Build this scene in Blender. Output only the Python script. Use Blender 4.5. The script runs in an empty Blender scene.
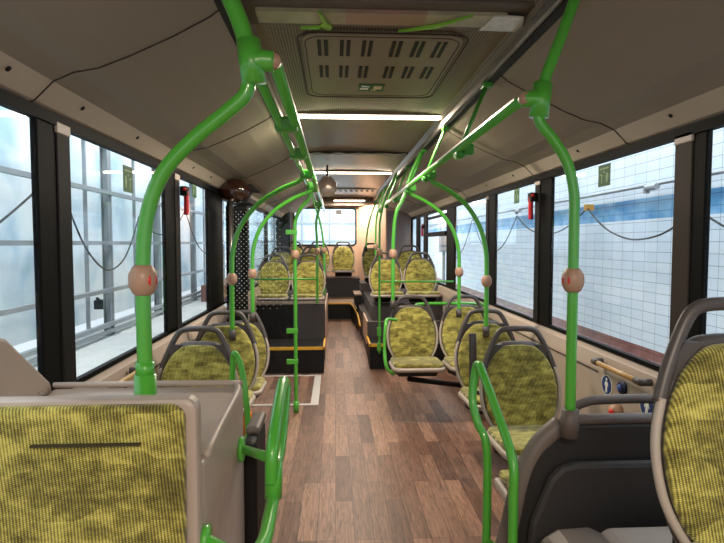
import bpy, bmesh, math, random
from mathutils import Vector, Matrix
random.seed(4)
SC = bpy.context.scene
C = SC.collection
PI = math.pi

# ------------------------------------------------------------------ camera, world, exposure
TH = math.atan(28.5/530); PS = math.atan(27/530*math.cos(TH))
cd = bpy.data.cameras.new('camera'); cam = bpy.data.objects.new('camera', cd); C.objects.link(cam)
cam.location = (0, 0, 1.43); cam.rotation_euler = (PI/2-TH, 0, -PS)
cd.sensor_width = 36; cd.lens = 36*530/724; cd.clip_start = .05; cd.clip_end = 200
SC.camera = cam
SC.view_settings.view_transform = 'Standard'; SC.view_settings.look = 'None'
SC.view_settings.exposure = 0.45; SC.view_settings.gamma = 1; SC.view_settings.use_curve_mapping = False
w = bpy.data.worlds.new('world'); SC.world = w; w.use_nodes = True
bg = w.node_tree.nodes['Background']; bg.inputs[0].default_value = (.86, .93, 1, 1); bg.inputs[1].default_value = .85
def area(name, loc, size, power, color, rot=(0, 0, 0)):
    l = bpy.data.lights.new(name, 'AREA'); l.shape = 'RECTANGLE'; l.size, l.size_y = size; l.energy = power; l.color = color
    o = bpy.data.objects.new(name, l); C.objects.link(o); o.location = loc; o.rotation_euler = rot
    return o
# added fill lights, out of view, brightening the hall walls on both sides
area('hall_fill_right', (2.2, 6, 3.6), (.5, 14), 200, (.95, .98, 1), (0, -.35, 0))
area('hall_fill_left', (-1.8, 6, 3.4), (.5, 14), 180, (.93, .98, 1), (0, .35, 0))

area('hall_fill_back', (.2, 14.5, 3.4), (4, .5), 340, (.95, .98, 1), (.5, 0, 0))  # added unseen fill that whitens the hall end behind the rear window

# ------------------------------------------------------------------ materials
def lin(c):
    return tuple(((v/255)/12.92 if v/255 <= .04045 else ((v/255+.055)/1.055)**2.4) for v in c)+(1,)
MATS = {}
def mat(name, rgb, rough=.5, metal=0, noise=0, nscale=20, bump=0, bscale=200, emit=None, coat=0, alpha=None, spec=.5):
    m = bpy.data.materials.new(name); m.use_nodes = True; MATS[name] = m
    nt = m.node_tree; b = nt.nodes['Principled BSDF']
    b.inputs['Base Color'].default_value = lin(rgb); b.inputs['Roughness'].default_value = rough
    b.inputs['Metallic'].default_value = metal; b.inputs['Coat Weight'].default_value = coat
    b.inputs['Specular IOR Level'].default_value = spec
    tc = nt.nodes.new('ShaderNodeTexCoord')
    if noise:
        n = nt.nodes.new('ShaderNodeTexNoise'); n.inputs['Scale'].default_value = nscale; n.inputs['Detail'].default_value = 5
        nt.links.new(tc.outputs['Object'], n.inputs['Vector'])
        mx = nt.nodes.new('ShaderNodeMix'); mx.data_type = 'RGBA'
        a = lin(rgb); mx.inputs[6].default_value = tuple(v*(1-noise) for v in a[:3])+(1,)
        mx.inputs[7].default_value = tuple(min(1, v*(1+noise)) for v in a[:3])+(1,)
        nt.links.new(n.outputs['Fac'], mx.inputs[0]); nt.links.new(mx.outputs[2], b.inputs['Base Color'])
    if bump:
        n = nt.nodes.new('ShaderNodeTexNoise'); n.inputs['Scale'].default_value = bscale
        nt.links.new(tc.outputs['Object'], n.inputs['Vector'])
        bp = nt.nodes.new('ShaderNodeBump'); bp.inputs['Strength'].default_value = bump; bp.inputs['Distance'].default_value = .002
        nt.links.new(n.outputs['Fac'], bp.inputs['Height']); nt.links.new(bp.outputs[0], b.inputs['Normal'])
    if emit:
        b.inputs['Emission Color'].default_value = lin(rgb); b.inputs['Emission Strength'].default_value = emit
    return m
green = mat('green_paint', (80, 172, 56), .3, coat=.5)
darkgreen = mat('green_paint_bracket', (60, 150, 44), .35, coat=.3)
greyp = mat('grey_plastic', (174, 158, 146), .42, noise=.05, bump=.15, bscale=400)
rimgrey = mat('seat_rim_grey', (172, 160, 148), .4)
dkgrey = mat('dark_seat_plastic', (74, 68, 66), .4, noise=.05)
black = mat('black_plastic', (24, 23, 23), .6, spec=.25)
blackm = mat('black_frame', (14, 14, 15), .6, noise=.1, nscale=4, spec=.1)
brownpil = mat('grey_pillar_cover', (98, 86, 80), .5)
charcoal = mat('charcoal_carpet', (78, 72, 72), .9, noise=.15, nscale=300)
cove = mat('cove_panel', (140, 128, 113), .7, noise=.04, nscale=3, bump=.1, bscale=300)
cove2 = mat('cove_strip', (186, 174, 160), .45, noise=.04, nscale=3)
seamm = mat('seam_dark', (58, 50, 44), .8)
silver = mat('silver_metal', (190, 186, 180), .3, metal=1)
track = mat('aluminium_track', (150, 142, 132), .4, metal=.6)
ballm = mat('tan_button_housing', (176, 140, 116), .4)
redm = mat('red_button', (215, 42, 38), .3)
redh = mat('red_hammer', (190, 28, 34), .35)
bluem = mat('blue_sticker', (30, 58, 120), .5)
whitem = mat('white_print', (235, 235, 232), .5)
greens = mat('green_sticker', (34, 92, 48), .5)
yellow = mat('yellow_edge', (224, 168, 48), .5)
wood = mat('golden_rail', (188, 138, 62), .35, noise=.2, nscale=30)
beige = mat('beige_panel', (205, 170, 145), .5, noise=.04)
orange = mat('orange_strap', (232, 128, 20), .5)
steel = mat('galvanised_steel', (150, 156, 160), .45, metal=.3, noise=.3, nscale=6)
rubber = mat('black_hose', (34, 38, 40), .5)
concrete = mat('concrete', (196, 196, 194), .8, noise=.18, nscale=5)
film = mat('protective_film', (160, 152, 122), .3, noise=.5, nscale=9, bump=1, bscale=30)
filmpink = mat('brown_film', (160, 128, 108), .35, noise=.1, nscale=9)
filmgreen = mat('green_film', (130, 190, 60), .3)
filmwhite = mat('white_film', (205, 205, 196), .25, noise=.3, nscale=40)
mirror = mat('mirror_glass', (220, 196, 180), .25, metal=.5)
dome = mat('dark_dome', (52, 28, 22), .12, coat=1)
darkwood = mat('step_top', (150, 122, 100), .5, noise=.1)

def math_node(nt, op, a, b=None):
    n = nt.nodes.new('ShaderNodeMath'); n.operation = op
    for i, v in enumerate((a, b)):
        if v is None: continue
        if isinstance(v, (int, float)): n.inputs[i].default_value = v
        else: nt.links.new(v, n.inputs[i])
    return n.outputs[0]
def glassmat(name, tint, dots=False, gap=.015, dotr=.0034):
    m = bpy.data.materials.new(name); m.use_nodes = True; nt = m.node_tree; nt.nodes.clear()
    o = nt.nodes.new('ShaderNodeOutputMaterial'); t = nt.nodes.new('ShaderNodeBsdfTransparent'); t.inputs[0].default_value = tint
    g = nt.nodes.new('ShaderNodeBsdfGlossy'); g.inputs['Roughness'].default_value = .02
    lw = nt.nodes.new('ShaderNodeLayerWeight'); lw.inputs[0].default_value = .5
    mx = nt.nodes.new('ShaderNodeMixShader'); nt.links.new(math_node(nt, 'ADD', math_node(nt, 'MULTIPLY', math_node(nt, 'POWER', lw.outputs['Facing'], 5), .5), .02), mx.inputs[0]); nt.links.new(t.outputs[0], mx.inputs[1]); nt.links.new(g.outputs[0], mx.inputs[2])
    last = mx
    if dots:
        tc = nt.nodes.new('ShaderNodeTexCoord'); mp = nt.nodes.new('ShaderNodeMapping'); mp.inputs['Rotation'].default_value = (0, PI/4, 0)
        nt.links.new(tc.outputs['Object'], mp.inputs[0])
        fr2 = nt.nodes.new('ShaderNodeVectorMath'); fr2.operation = 'WRAP'
        fr2.inputs[1].default_value = (gap,)*3; fr2.inputs[2].default_value = (-gap,)*3
        sp = nt.nodes.new('ShaderNodeSeparateXYZ'); cb = nt.nodes.new('ShaderNodeCombineXYZ')
        nt.links.new(mp.outputs[0], fr2.inputs[0]); nt.links.new(fr2.outputs[0], sp.inputs[0])
        nt.links.new(sp.outputs[0], cb.inputs[0]); nt.links.new(sp.outputs[2], cb.inputs[2])
        ln = nt.nodes.new('ShaderNodeVectorMath'); ln.operation = 'LENGTH'; nt.links.new(cb.outputs[0], ln.inputs[0])
        lt = nt.nodes.new('ShaderNodeMath'); lt.operation = 'LESS_THAN'; lt.inputs[1].default_value = dotr; nt.links.new(ln.outputs['Value'], lt.inputs[0])
        df = nt.nodes.new('ShaderNodeBsdfDiffuse'); df.inputs[0].default_value = (.8, .8, .75, 1)
        m2 = nt.nodes.new('ShaderNodeMixShader'); nt.links.new(lt.outputs[0], m2.inputs[0]); nt.links.new(mx.outputs[0], m2.inputs[1]); nt.links.new(df.outputs[0], m2.inputs[2]); last = m2
    nt.links.new(last.outputs[0], o.inputs[0]); return m
glass = glassmat('window_glass', (.93, .96, .97, 1))
dotglass = glassmat('dotted_glass', (.8, .82, .82, 1), True)
dotglass2 = glassmat('sparse_dotted_glass', (.85, .87, .87, 1), True, .021, .003)

def fabricmat(name, period=.0072, dark=(70, 64, 34), mid=(132, 124, 60), light=(208, 198, 106)):
    m = bpy.data.materials.new(name); m.use_nodes = True; nt = m.node_tree; b = nt.nodes['Principled BSDF']
    b.inputs['Roughness'].default_value = .95; b.inputs['Specular IOR Level'].default_value = .15; b.inputs['Sheen Weight'].default_value = .3
    tc = nt.nodes.new('ShaderNodeTexCoord'); sp = nt.nodes.new('ShaderNodeSeparateXYZ'); nt.links.new(tc.outputs['Object'], sp.inputs[0])
    x = sp.outputs[0]; v = math_node(nt, 'ADD', sp.outputs[2], sp.outputs[1])
    vv = math_node(nt, 'MULTIPLY', v, 2*PI/(period*.62)); xx = math_node(nt, 'MULTIPLY', x, 2*PI/period)
    rib = math_node(nt, 'SINE', math_node(nt, 'ADD', xx, math_node(nt, 'MULTIPLY', v, 90)))
    dot = math_node(nt, 'SINE', math_node(nt, 'ADD', vv, math_node(nt, 'MULTIPLY', x, 2*PI/period*.5)))
    rb = math_node(nt, 'ADD', math_node(nt, 'MULTIPLY', rib, .24), math_node(nt, 'MULTIPLY', dot, .14))
    oi = nt.nodes.new('ShaderNodeObjectInfo')
    cb = nt.nodes.new('ShaderNodeCombineXYZ'); nt.links.new(math_node(nt, 'ADD', x, math_node(nt, 'MULTIPLY', oi.outputs['Random'], 9)), cb.inputs[0])
    nt.links.new(math_node(nt, 'MULTIPLY', v, 1.6), cb.inputs[1])
    vo = nt.nodes.new('ShaderNodeTexVoronoi'); vo.distance = 'CHEBYCHEV'; vo.inputs['Scale'].default_value = 9; nt.links.new(cb.outputs[0], vo.inputs['Vector'])
    sc = nt.nodes.new('ShaderNodeSeparateColor'); nt.links.new(vo.outputs['Color'], sc.inputs[0])
    no = nt.nodes.new('ShaderNodeTexNoise'); no.inputs['Scale'].default_value = 16; no.inputs['Detail'].default_value = 8; no.inputs['Roughness'].default_value = .65; nt.links.new(cb.outputs[0], no.inputs['Vector'])
    patch = math_node(nt, 'ADD', math_node(nt, 'MULTIPLY', sc.outputs[0], .34), math_node(nt, 'MULTIPLY', math_node(nt, 'SUBTRACT', no.outputs['Fac'], .5), 1.8))
    f = math_node(nt, 'ADD', math_node(nt, 'ADD', rb, patch), .33)
    cr = nt.nodes.new('ShaderNodeValToRGB'); e = cr.color_ramp.elements
    e[0].position = .05; e[0].color = lin(dark); e[1].position = .95; e[1].color = lin(light)
    k = e.new(.5); k.color = lin(mid)
    nt.links.new(f, cr.inputs[0]); nt.links.new(cr.outputs[0], b.inputs['Base Color'])
    bp = nt.nodes.new('ShaderNodeBump'); bp.inputs['Strength'].default_value = .5; bp.inputs['Distance'].default_value = .002
    nt.links.new(rb, bp.inputs['Height']); nt.links.new(bp.outputs[0], b.inputs['Normal'])
    return m
fabric = fabricmat('moquette')

def brickmat(name, rot, bw, rh, mortar, c1, c2, cm, rough, offset=.5, freq=2, grain=False, bias=0, msmooth=.1, squash=None):
    m = bpy.data.materials.new(name); m.use_nodes = True; nt = m.node_tree; b = nt.nodes['Principled BSDF']; b.inputs['Roughness'].default_value = rough
    tc = nt.nodes.new('ShaderNodeTexCoord'); sp = nt.nodes.new('ShaderNodeSeparateXYZ'); nt.links.new(tc.outputs['Object'], sp.inputs[0])
    cb = nt.nodes.new('ShaderNodeCombineXYZ'); nt.links.new(sp.outputs[rot[0]], cb.inputs[0]); nt.links.new(sp.outputs[rot[1]], cb.inputs[1])
    br = nt.nodes.new('ShaderNodeTexBrick'); br.offset = offset; br.offset_frequency = freq; br.squash = 1
    br.inputs['Scale'].default_value = 1; br.inputs['Brick Width'].default_value = bw; br.inputs['Row Height'].default_value = rh
    br.inputs['Mortar Size'].default_value = mortar; br.inputs['Mortar Smooth'].default_value = msmooth; br.inputs['Bias'].default_value = bias
    br.inputs['Color1'].default_value = lin(c1); br.inputs['Color2'].default_value = lin(c2); br.inputs['Mortar'].default_value = lin(cm)
    nt.links.new(cb.outputs[0], br.inputs['Vector']); out = br.outputs['Color']
    if grain:
        mp = nt.nodes.new('ShaderNodeMapping'); mp.inputs['Scale'].default_value = (7, 90, 1); nt.links.new(cb.outputs[0], mp.inputs[0])
        n = nt.nodes.new('ShaderNodeTexNoise'); n.inputs['Scale'].default_value = 1; n.inputs['Detail'].default_value = 6; n.inputs['Distortion'].default_value = 1.2; nt.links.new(mp.outputs[0], n.inputs['Vector'])
        cr = nt.nodes.new('ShaderNodeValToRGB'); e = cr.color_ramp.elements; e[0].position = .3; e[0].color = (.45, .45, .45, 1); e[1].position = .7; e[1].color = (1.35, 1.35, 1.35, 1)
        nt.links.new(n.outputs['Fac'], cr.inputs[0])
        mx = nt.nodes.new('ShaderNodeMix'); mx.data_type = 'RGBA'; mx.blend_type = 'MULTIPLY'; mx.inputs[0].default_value = 1
        nt.links.new(out, mx.inputs[6]); nt.links.new(cr.outputs[0], mx.inputs[7]); out = mx.outputs[2]
    nt.links.new(out, b.inputs['Base Color'])
    return m, nt, b, br, cb
plank = brickmat('wood_plank_vinyl', (1, 0), .62, .093, .0013, (98, 68, 55), (156, 118, 96), (54, 36, 30), .42, .37, 3, True)[0]
tile, nt_, b_, br_, cb_ = brickmat('white_tile', (1, 2), .2, .096, .0022, (220, 230, 240), (208, 221, 234), (122, 134, 148), .25, 0, 2)
# blue course and dark red skirting tiles by height
def band(nt, b, br, cb, z0, z1, col, src):
    sp = nt.nodes.new('ShaderNodeSeparateXYZ'); nt.links.new(cb.outputs[0], sp.inputs[0])
    f = math_node(nt, 'MULTIPLY', math_node(nt, 'GREATER_THAN', sp.outputs[1], z0), math_node(nt, 'LESS_THAN', sp.outputs[1], z1))
    n = nt.nodes.new('ShaderNodeTexNoise'); n.inputs['Scale'].default_value = 3.5; nt.links.new(cb.outputs[0], n.inputs['Vector'])
    m2 = nt.nodes.new('ShaderNodeMix'); m2.data_type = 'RGBA'; m2.inputs[6].default_value = lin(col[0]); m2.inputs[7].default_value = lin(col[1])
    cr = nt.nodes.new('ShaderNodeMapRange'); cr.inputs[1].default_value = .4; cr.inputs[2].default_value = .62; nt.links.new(n.outputs['Fac'], cr.inputs[0]); nt.links.new(cr.outputs[0], m2.inputs[0])
    mu = nt.nodes.new('ShaderNodeMix'); mu.data_type = 'RGBA'; mu.blend_type = 'MULTIPLY'; mu.inputs[0].default_value = 1
    nt.links.new(br.outputs['Color'], mu.inputs[6]); nt.links.new(m2.outputs[2], mu.inputs[7])
    mx = nt.nodes.new('ShaderNodeMix'); mx.data_type = 'RGBA'; nt.links.new(f, mx.inputs[0]); nt.links.new(src, mx.inputs[6]); nt.links.new(mu.outputs[2], mx.inputs[7])
    nt.links.new(mx.outputs[2], b.inputs['Base Color']); return mx.outputs[2]
s_ = band(nt_, b_, br_, cb_, 1.66, 1.865, ((96, 164, 212), (160, 206, 236)), br_.outputs['Color'])
s_ = band(nt_, b_, br_, cb_, -1, .42, ((150, 92, 84), (170, 110, 100)), s_)

def panelmat():
    m = mat('frosted_panel', (205, 222, 232), .35)
    nt = m.node_tree; b = nt.nodes['Principled BSDF']; tc = nt.nodes.new('ShaderNodeTexCoord')
    n = nt.nodes.new('ShaderNodeTexNoise'); n.inputs['Scale'].default_value = 1.3; n.inputs['Detail'].default_value = 6; n.inputs['Distortion'].default_value = .6; nt.links.new(tc.outputs['Object'], n.inputs['Vector'])
    cr = nt.nodes.new('ShaderNodeValToRGB'); e = cr.color_ramp.elements; e[0].position = .32; e[0].color = lin((168, 200, 218)); e[1].position = .62; e[1].color = lin((240, 246, 248))
    k = e.new(.47); k.color = lin((216, 230, 238))
    nt.links.new(n.outputs['Fac'], cr.inputs[0]); nt.links.new(cr.outputs[0], b.inputs['Base Color']); return m
panelm = panelmat()
def perfmat():
    m = mat('perforated_ceiling', (120, 108, 92), .6); nt = m.node_tree; b = nt.nodes['Principled BSDF']; tc = nt.nodes.new('ShaderNodeTexCoord')
    v = nt.nodes.new('ShaderNodeTexVoronoi'); v.inputs['Scale'].default_value = 80; v.inputs['Randomness'].default_value = .1; nt.links.new(tc.outputs['Object'], v.inputs['Vector'])
    cr = nt.nodes.new('ShaderNodeValToRGB'); e = cr.color_ramp.elements; e[0].position = .2; e[0].color = lin((30, 26, 18)); e[1].position = .5; e[1].color = lin((134, 120, 98))
    nt.links.new(v.outputs['Distance'], cr.inputs[0]); nt.links.new(cr.outputs[0], b.inputs['Base Color']); return m
perf = perfmat()
cpanel = mat('ceiling_panel', (128, 108, 91), .35, noise=.04)
lampm = mat('lit_diffuser', (255, 232, 208), .5, emit=9)

# ------------------------------------------------------------------ mesh helpers
def link(name, bm, m, parent=None, smooth=False, bevel=0, mats=None):
    me = bpy.data.meshes.new(name); bmesh.ops.recalc_face_normals(bm, faces=bm.faces); bm.to_mesh(me); bm.free()
    for x in (mats or [m]): me.materials.append(x)
    if smooth:
        for p in me.polygons: p.use_smooth = True
    o = bpy.data.objects.new(name, me); C.objects.link(o)
    if parent: o.parent = parent
    if bevel:
        b = o.modifiers.new('bevel', 'BEVEL'); b.width = bevel; b.segments = 2; b.limit_method = 'ANGLE'
    return o
def box(bm, x0, x1, y0, y1, z0, z1, mi=0):
    vs = [bm.verts.new((x, y, z)) for x in (x0, x1) for y in (y0, y1) for z in (z0, z1)]
    for f in ((0, 1, 3, 2), (4, 6, 7, 5), (0, 4, 5, 1), (2, 3, 7, 6), (0, 2, 6, 4), (1, 5, 7, 3)):
        bm.faces.new([vs[i] for i in f]).material_index = mi
def catmull(pts, n=6, closed=False):
    P = [Vector(p) for p in pts]; out = []; L = len(P)
    for i in range(L if closed else L-1):
        if closed: p0, p1, p2, p3 = P[i-1], P[i], P[(i+1) % L], P[(i+2) % L]
        else: p0, p1, p2, p3 = P[max(i-1, 0)], P[i], P[i+1], P[min(i+2, L-1)]
        for k in range(n):
            t = k/n
            out.append(.5*((2*p1)+(p2-p0)*t+(2*p0-5*p1+4*p2-p3)*t*t+(3*p1-p0-3*p2+p3)*t**3))
    if not closed: out.append(P[-1])
    return out
def tube(bm, pts, r, seg=12, n=6, smooth=True, closed=False, caps=True, sx=1):
    P = catmull(pts, n, closed) if smooth else [Vector(p) for p in pts]
    L = len(P); rings = []; prev = None
    for i, p in enumerate(P):
        if closed: t = (P[(i+1) % L]-P[i-1]).normalized()
        else: t = (P[min(i+1, L-1)]-P[max(i-1, 0)]).normalized()
        if prev is None:
            a = Vector((0, 0, 1)) if abs(t.z) < .9 else Vector((1, 0, 0))
            prev = (a-t*a.dot(t)).normalized()
        else: prev = (prev-t*prev.dot(t)).normalized()
        q = t.cross(prev); rr = r(i/(L-1)) if callable(r) else r
        rings.append([bm.verts.new(p+prev*math.cos(2*PI*k/seg)*rr*sx+q*math.sin(2*PI*k/seg)*rr) for k in range(seg)])
    for i in range(L if closed else L-1):
        a, b = rings[i], rings[(i+1) % L]
        for k in range(seg): bm.faces.new((a[k], a[(k+1) % seg], b[(k+1) % seg], b[k]))
    if caps and not closed: bm.faces.new(rings[0]); bm.faces.new(rings[-1][::-1])
def prism(bm, pts, a0, a1, axis='x', mi=0):
    f = {'x': lambda p, a: (a, p[0], p[1]), 'y': lambda p, a: (p[0], a, p[1]), 'z': lambda p, a: (p[0], p[1], a)}[axis]
    A = [bm.verts.new(f(p, a0)) for p in pts]; B = [bm.verts.new(f(p, a1)) for p in pts]; n = len(pts)
    bm.faces.new(A).material_index = mi; bm.faces.new(B[::-1]).material_index = mi
    for i in range(n): bm.faces.new((A[i], B[i], B[(i+1) % n], A[(i+1) % n])).material_index = mi
def lathe(bm, prof, seg=20, mtx=None):
    rings = []
    for r, z in prof:
        rings.append([bm.verts.new((r*math.cos(2*PI*k/seg), r*math.sin(2*PI*k/seg), z)) for k in range(seg)] if r > 1e-6 else [bm.verts.new((0, 0, z))])
    for a, b in zip(rings, rings[1:]):
        for k in range(seg):
            if len(a) == 1 and len(b) == 1: continue
            if len(a) == 1: bm.faces.new((a[0], b[k], b[(k+1) % seg]))
            elif len(b) == 1: bm.faces.new((a[k], a[(k+1) % seg], b[0]))
            else: bm.faces.new((a[k], a[(k+1) % seg], b[(k+1) % seg], b[k]))
    for r in (rings[0], rings[-1]):
        if len(r) > 1: bm.faces.new(r)
    if mtx is not None: bmesh.ops.transform(bm, matrix=mtx, verts=[v for r in rings for v in r])
def rrect(x0, x1, y0, y1, r, n=5):
    out = []
    for cx, cy, a in ((x1-r, y1-r, 0), (x0+r, y1-r, 90), (x0+r, y0+r, 180), (x1-r, y0+r, 270)):
        for k in range(n+1):
            t = math.radians(a+90*k/n); out.append((cx+r*math.cos(t), cy+r*math.sin(t)))
    return out
def B(): return bmesh.new()
def sm(o):
    for p in o.data.polygons: p.use_smooth = True
    return o
def tag(o, label, cat, group=None):
    o['label'] = label; o['category'] = cat
    if group: o['group'] = group
    return o
def thing(name, label, cat, loc=(0, 0, 0), rz=0, group=None):
    o = bpy.data.objects.new(name, None); C.objects.link(o); o.location = loc; o.rotation_euler = (0, 0, rz); o.empty_display_size = .05
    return tag(o, label, cat, group)
def struct(name, bm, m, parent=None, **k):
    o = link(name, bm, m, parent, **k)
    if not parent: o['kind'] = 'structure'
    return o
def dup(root, loc, label, group=None, rz=0, skip=()):
    r = root.copy(); C.objects.link(r); r.location = loc; r.rotation_euler = (0, 0, rz); r['label'] = label
    if group: r['group'] = group
    for ch in root.children:
        if ch.name.split('.')[0] in skip: continue
        c = ch.copy(); C.objects.link(c); c.parent = r
        for g in ch.children:
            d = g.copy(); C.objects.link(d); d.parent = c
    return r

XL, XR, XC = -1.0, 1.385, .192
YF, YB = -1.9, 10.2
# ------------------------------------------------------------------ setting: shell
b = B(); box(b, XL-.06, XR+.06, YF, 5.8, -.06, 0)
prism(b, [(5.8, -.06), (5.8, 0), (8.7, .185), (8.7, -.06)], XL-.06, XR+.06)
struct('floor', b, plank)
# side walls below the windows
def sidewall(name, x, s):
    b = B(); prof = [(x-s*.015, 0), (x+s*.05, 0), (x+s*.05, .79), (x+s*.03, .86), (x, .885), (x-s*.015, .885)]
    segs = [(YF, 4.75), (5.8, YB)] if s > 0 else [(YF, YB)]
    for y0, y1 in segs: prism(b, prof, y0, y1, 'y')
    return struct(name, b, greyp)
wl = sidewall('wall_left', XL, 1); wr = sidewall('wall_right', XR, -1)
# wall panel seam lines (raised rub strips)
for x, s, y0, y1, nm in ((XL+.051, 1, 1.9, 4.2, 'trim_1'), (XR-.051, -1, 2.6, 6, 'trim_2')):
    b = B(); box(b, x, x+s*.004, y0, y1, .775, .781)
    struct(nm, b, seamm)
# cove panels and ceiling, symmetric loft about the bus centre
prof = [(1.193, 1.885), (1.165, 1.895), (1.105, 1.955), (1.04, 1.985), (.96, 2.0), (.86, 2.04), (.72, 2.105), (.60, 2.17), (.555, 2.205)]
b = B()
for s in (-1, 1):
    pts = [(XC+s*h, z) for h, z in prof]+[(XC+s*h, z+.035) for h, z in prof[::-1]]
    for y0, y1 in ((YF, YB),):
        A = [b.verts.new((p[0], y0, p[1])) for p in pts]; Bv = [b.verts.new((p[0], y1, p[1])) for p in pts]; n = len(pts)
        for i in range(n):
            f = b.faces.new((A[i], Bv[i], Bv[(i+1) % n], A[(i+1) % n])); f.material_index = 1 if i < 2 or i in range(n-3, n) else 0
        b.faces.new(A); b.faces.new(Bv)
cv = struct('ceiling', b, cove, mats=[cove, cove2])
# centre ceiling panels
b = B(); prism(b, [(XC-.54, 2.22), (XC-.5, 2.27), (XC-.2, 2.285), (XC+.2, 2.285), (XC+.5, 2.27), (XC+.54, 2.22), (XC+.54, 2.34), (XC-.54, 2.34)], YF, 3.5, 'y'); struct('trim_3', b, perf)
b = B(); prism(b, [(XC-.54, 2.22), (XC-.5, 2.27), (XC-.2, 2.285), (XC+.2, 2.285), (XC+.5, 2.27), (XC+.54, 2.22), (XC+.54, 2.34), (XC-.54, 2.34)], 3.5, YB, 'y'); struct('trim_4', b, cpanel)
# aluminium tracks with a dark slot along each edge of the centre panel
for i, s in enumerate((-1, 1)):
    b = B(); box(b, *sorted((XC+s*.515, XC+s*.535)), YF, 9.9, 2.2, 2.23); struct('trim_%d' % (5+i), b, track)
    b = B(); box(b, *sorted((XC+s*.536, XC+s*.572)), YF, 9.9, 2.192, 2.215); struct('trim_%d' % (7+i), b, black)
# panel seams running across the coves
tn = 9
for s, ys in ((-1, (1.8, 3.25, 4.7, 7.2)), (1, (2.43, 3.6, 5.4, 7.6))):
    for y in ys:
        b = B(); tube(b, [(XC+s*(h-.001), y, z-.001) for h, z in prof], .0028, 6, smooth=False); struct('trim_%d' % tn, b, seamm); tn += 1
# lips under the coves
for s in (-1, 1):
    b = B(); box(b, *sorted((XC+s*1.172, XC+s*1.205)), YF, YB, 1.845, 1.884); struct('trim_%d' % tn, b, blackm); tn += 1
    b = B(); box(b, *sorted((XC+s*1.18, XC+s*1.205)), YF, YB, .885, .905); struct('trim_%d' % tn, b, blackm); tn += 1
# pillars: black body with an inner cover strip
def pillar(x, s, y0, y1, cover=None, z0=.885, m=blackm):
    global tn
    b = B(); box(b, *sorted((x-s*.012, x+s*.012)), y0, y1, z0, 1.885); o = struct('trim_%d' % tn, b, m, bevel=.008); tn += 1
    if cover:
        b = B(); box(b, *sorted((x+s*.004, x+s*.018)), cover[0], cover[1], z0+.0, 1.86); c = link('pillar_cover', b, cover[2], o, bevel=.004)
        b = B(); box(b, *sorted((x+s*.008, x+s*.021)), cover[0]-.002, cover[1]+.002, 1.82, 1.86); link('cover_cap', b, greyp, o, bevel=.004)
greycov = mat('dark_pillar_cover', (30, 29, 30), .6, spec=.15); browncov = mat('brown_pillar_cover', (62, 53, 49), .6, spec=.2)
LP = [(.1, .4, None), (1.83, 2.035, (1.95, 2.045, greycov)), (3.16, 3.42, (3.34, 3.44, greycov)), (4.2, 4.75, None), (5.8, 6.2, None), (7.6, 7.9, None), (9.2, 10.2, None)]
for y0, y1, c in LP: pillar(XL, 1, y0, y1, c)
RP = [(.3, .6, None), (1.91, 2.085, (1.985, 2.09, browncov)), (3.32, 3.56, (3.5, 3.585, greycov)), (4.5, 4.76, (4.69, 4.77, greycov)), (6.05, 6.5, None), (7.9, 8.2, None), (8.6, 8.95, None), (9.45, 10.2, None)]
for y0, y1, c in RP: pillar(XR, -1, y0, y1, c)
# window panes
wn = 1
def panes(x, P):
    global wn
    ys = [(a[1], b_[0]) for a, b_ in zip(P, P[1:])]
    for y0, y1 in ys:
        if x < 0 and abs(y0-4.75) < .1: continue
        b = B(); box(b, x-.006, x+.006, y0, y1, .915, 1.85); o = struct('window_%d' % wn, b, glass); wn += 1
        if x > 0 and y0 > 6.4 and y0 < 7:
            b = B(); box(b, x-.03, x+.02, y0, y1, 1.52, 1.58); link('transom', b, blackm, o)
            b = B(); box(b, x-.025, x+.015, y0, y1, 1.77, 1.8); link('transom', b, blackm, o)
panes(XL, LP); panes(XR, RP)
# rear wall with window
b = B()
wx0, wx1, wz0, wz1 = -.78, .40, 1.39, 2.09
box(b, XL, wx0, YB, YB+.08, 0, 2.3); box(b, wx1, XR, YB, YB+.08, 0, 2.3); box(b, wx0, wx1, YB, YB+.08, 0, wz0); box(b, wx0, wx1, YB, YB+.08, wz1, 2.3)
struct('wall_back', b, beige)
b = B(); prism(b, rrect(wx0, wx1, wz0, wz1, .06), YB+.03, YB+.042, 'y'); o = struct('window_20', b, glass)
b = B(); tube(b, [(x, YB-.002, z) for x, z in rrect(wx0, wx1, wz0, wz1, .06)], .014, 8, smooth=False, closed=True); link('window_frame', b, blackm, o)
b = B(); box(b, .02, .13, YB+.02, YB+.027, 1.98, 2.06); tag(link('window_sticker', b, dkgrey), 'small dark sticker at the top of the rear window', 'sticker')
b = B(); box(b, XL+.01, -.82, 9.75, 10.19, .4, 2.0); struct('trim_60', b, black)
b = B(); box(b, XC-.56, XC+.56, 9.95, 10.19, 2.13, 2.22); struct('trim_61', b, cpanel)
# engine tower in the rear right corner
b = B(); prism(b, [(.91, 9.5), (XR-.02, 9.5), (XR-.02, 10.19), (.47, 10.19), (.45, 10.1)], .185, 2.13, 'z'); o = struct('wall_tower', b, beige)
b = B(); box(b, .93, XR-.03, 9.488, 9.5, .4, 2.0); link('front_panel', b, mat('mauve_panel', (138, 124, 124), .5), o)
# front wall behind the photographer
b = B(); box(b, XL, XR, YF-.06, YF, 0, .9); box(b, XL, XR, YF-.06, YF, 2.0, 2.34); struct('wall_front', b, greyp)
b = B(); box(b, XL, XR, YF-.04, YF-.03, .9, 2.0); struct('window_21', b, glass)

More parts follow.
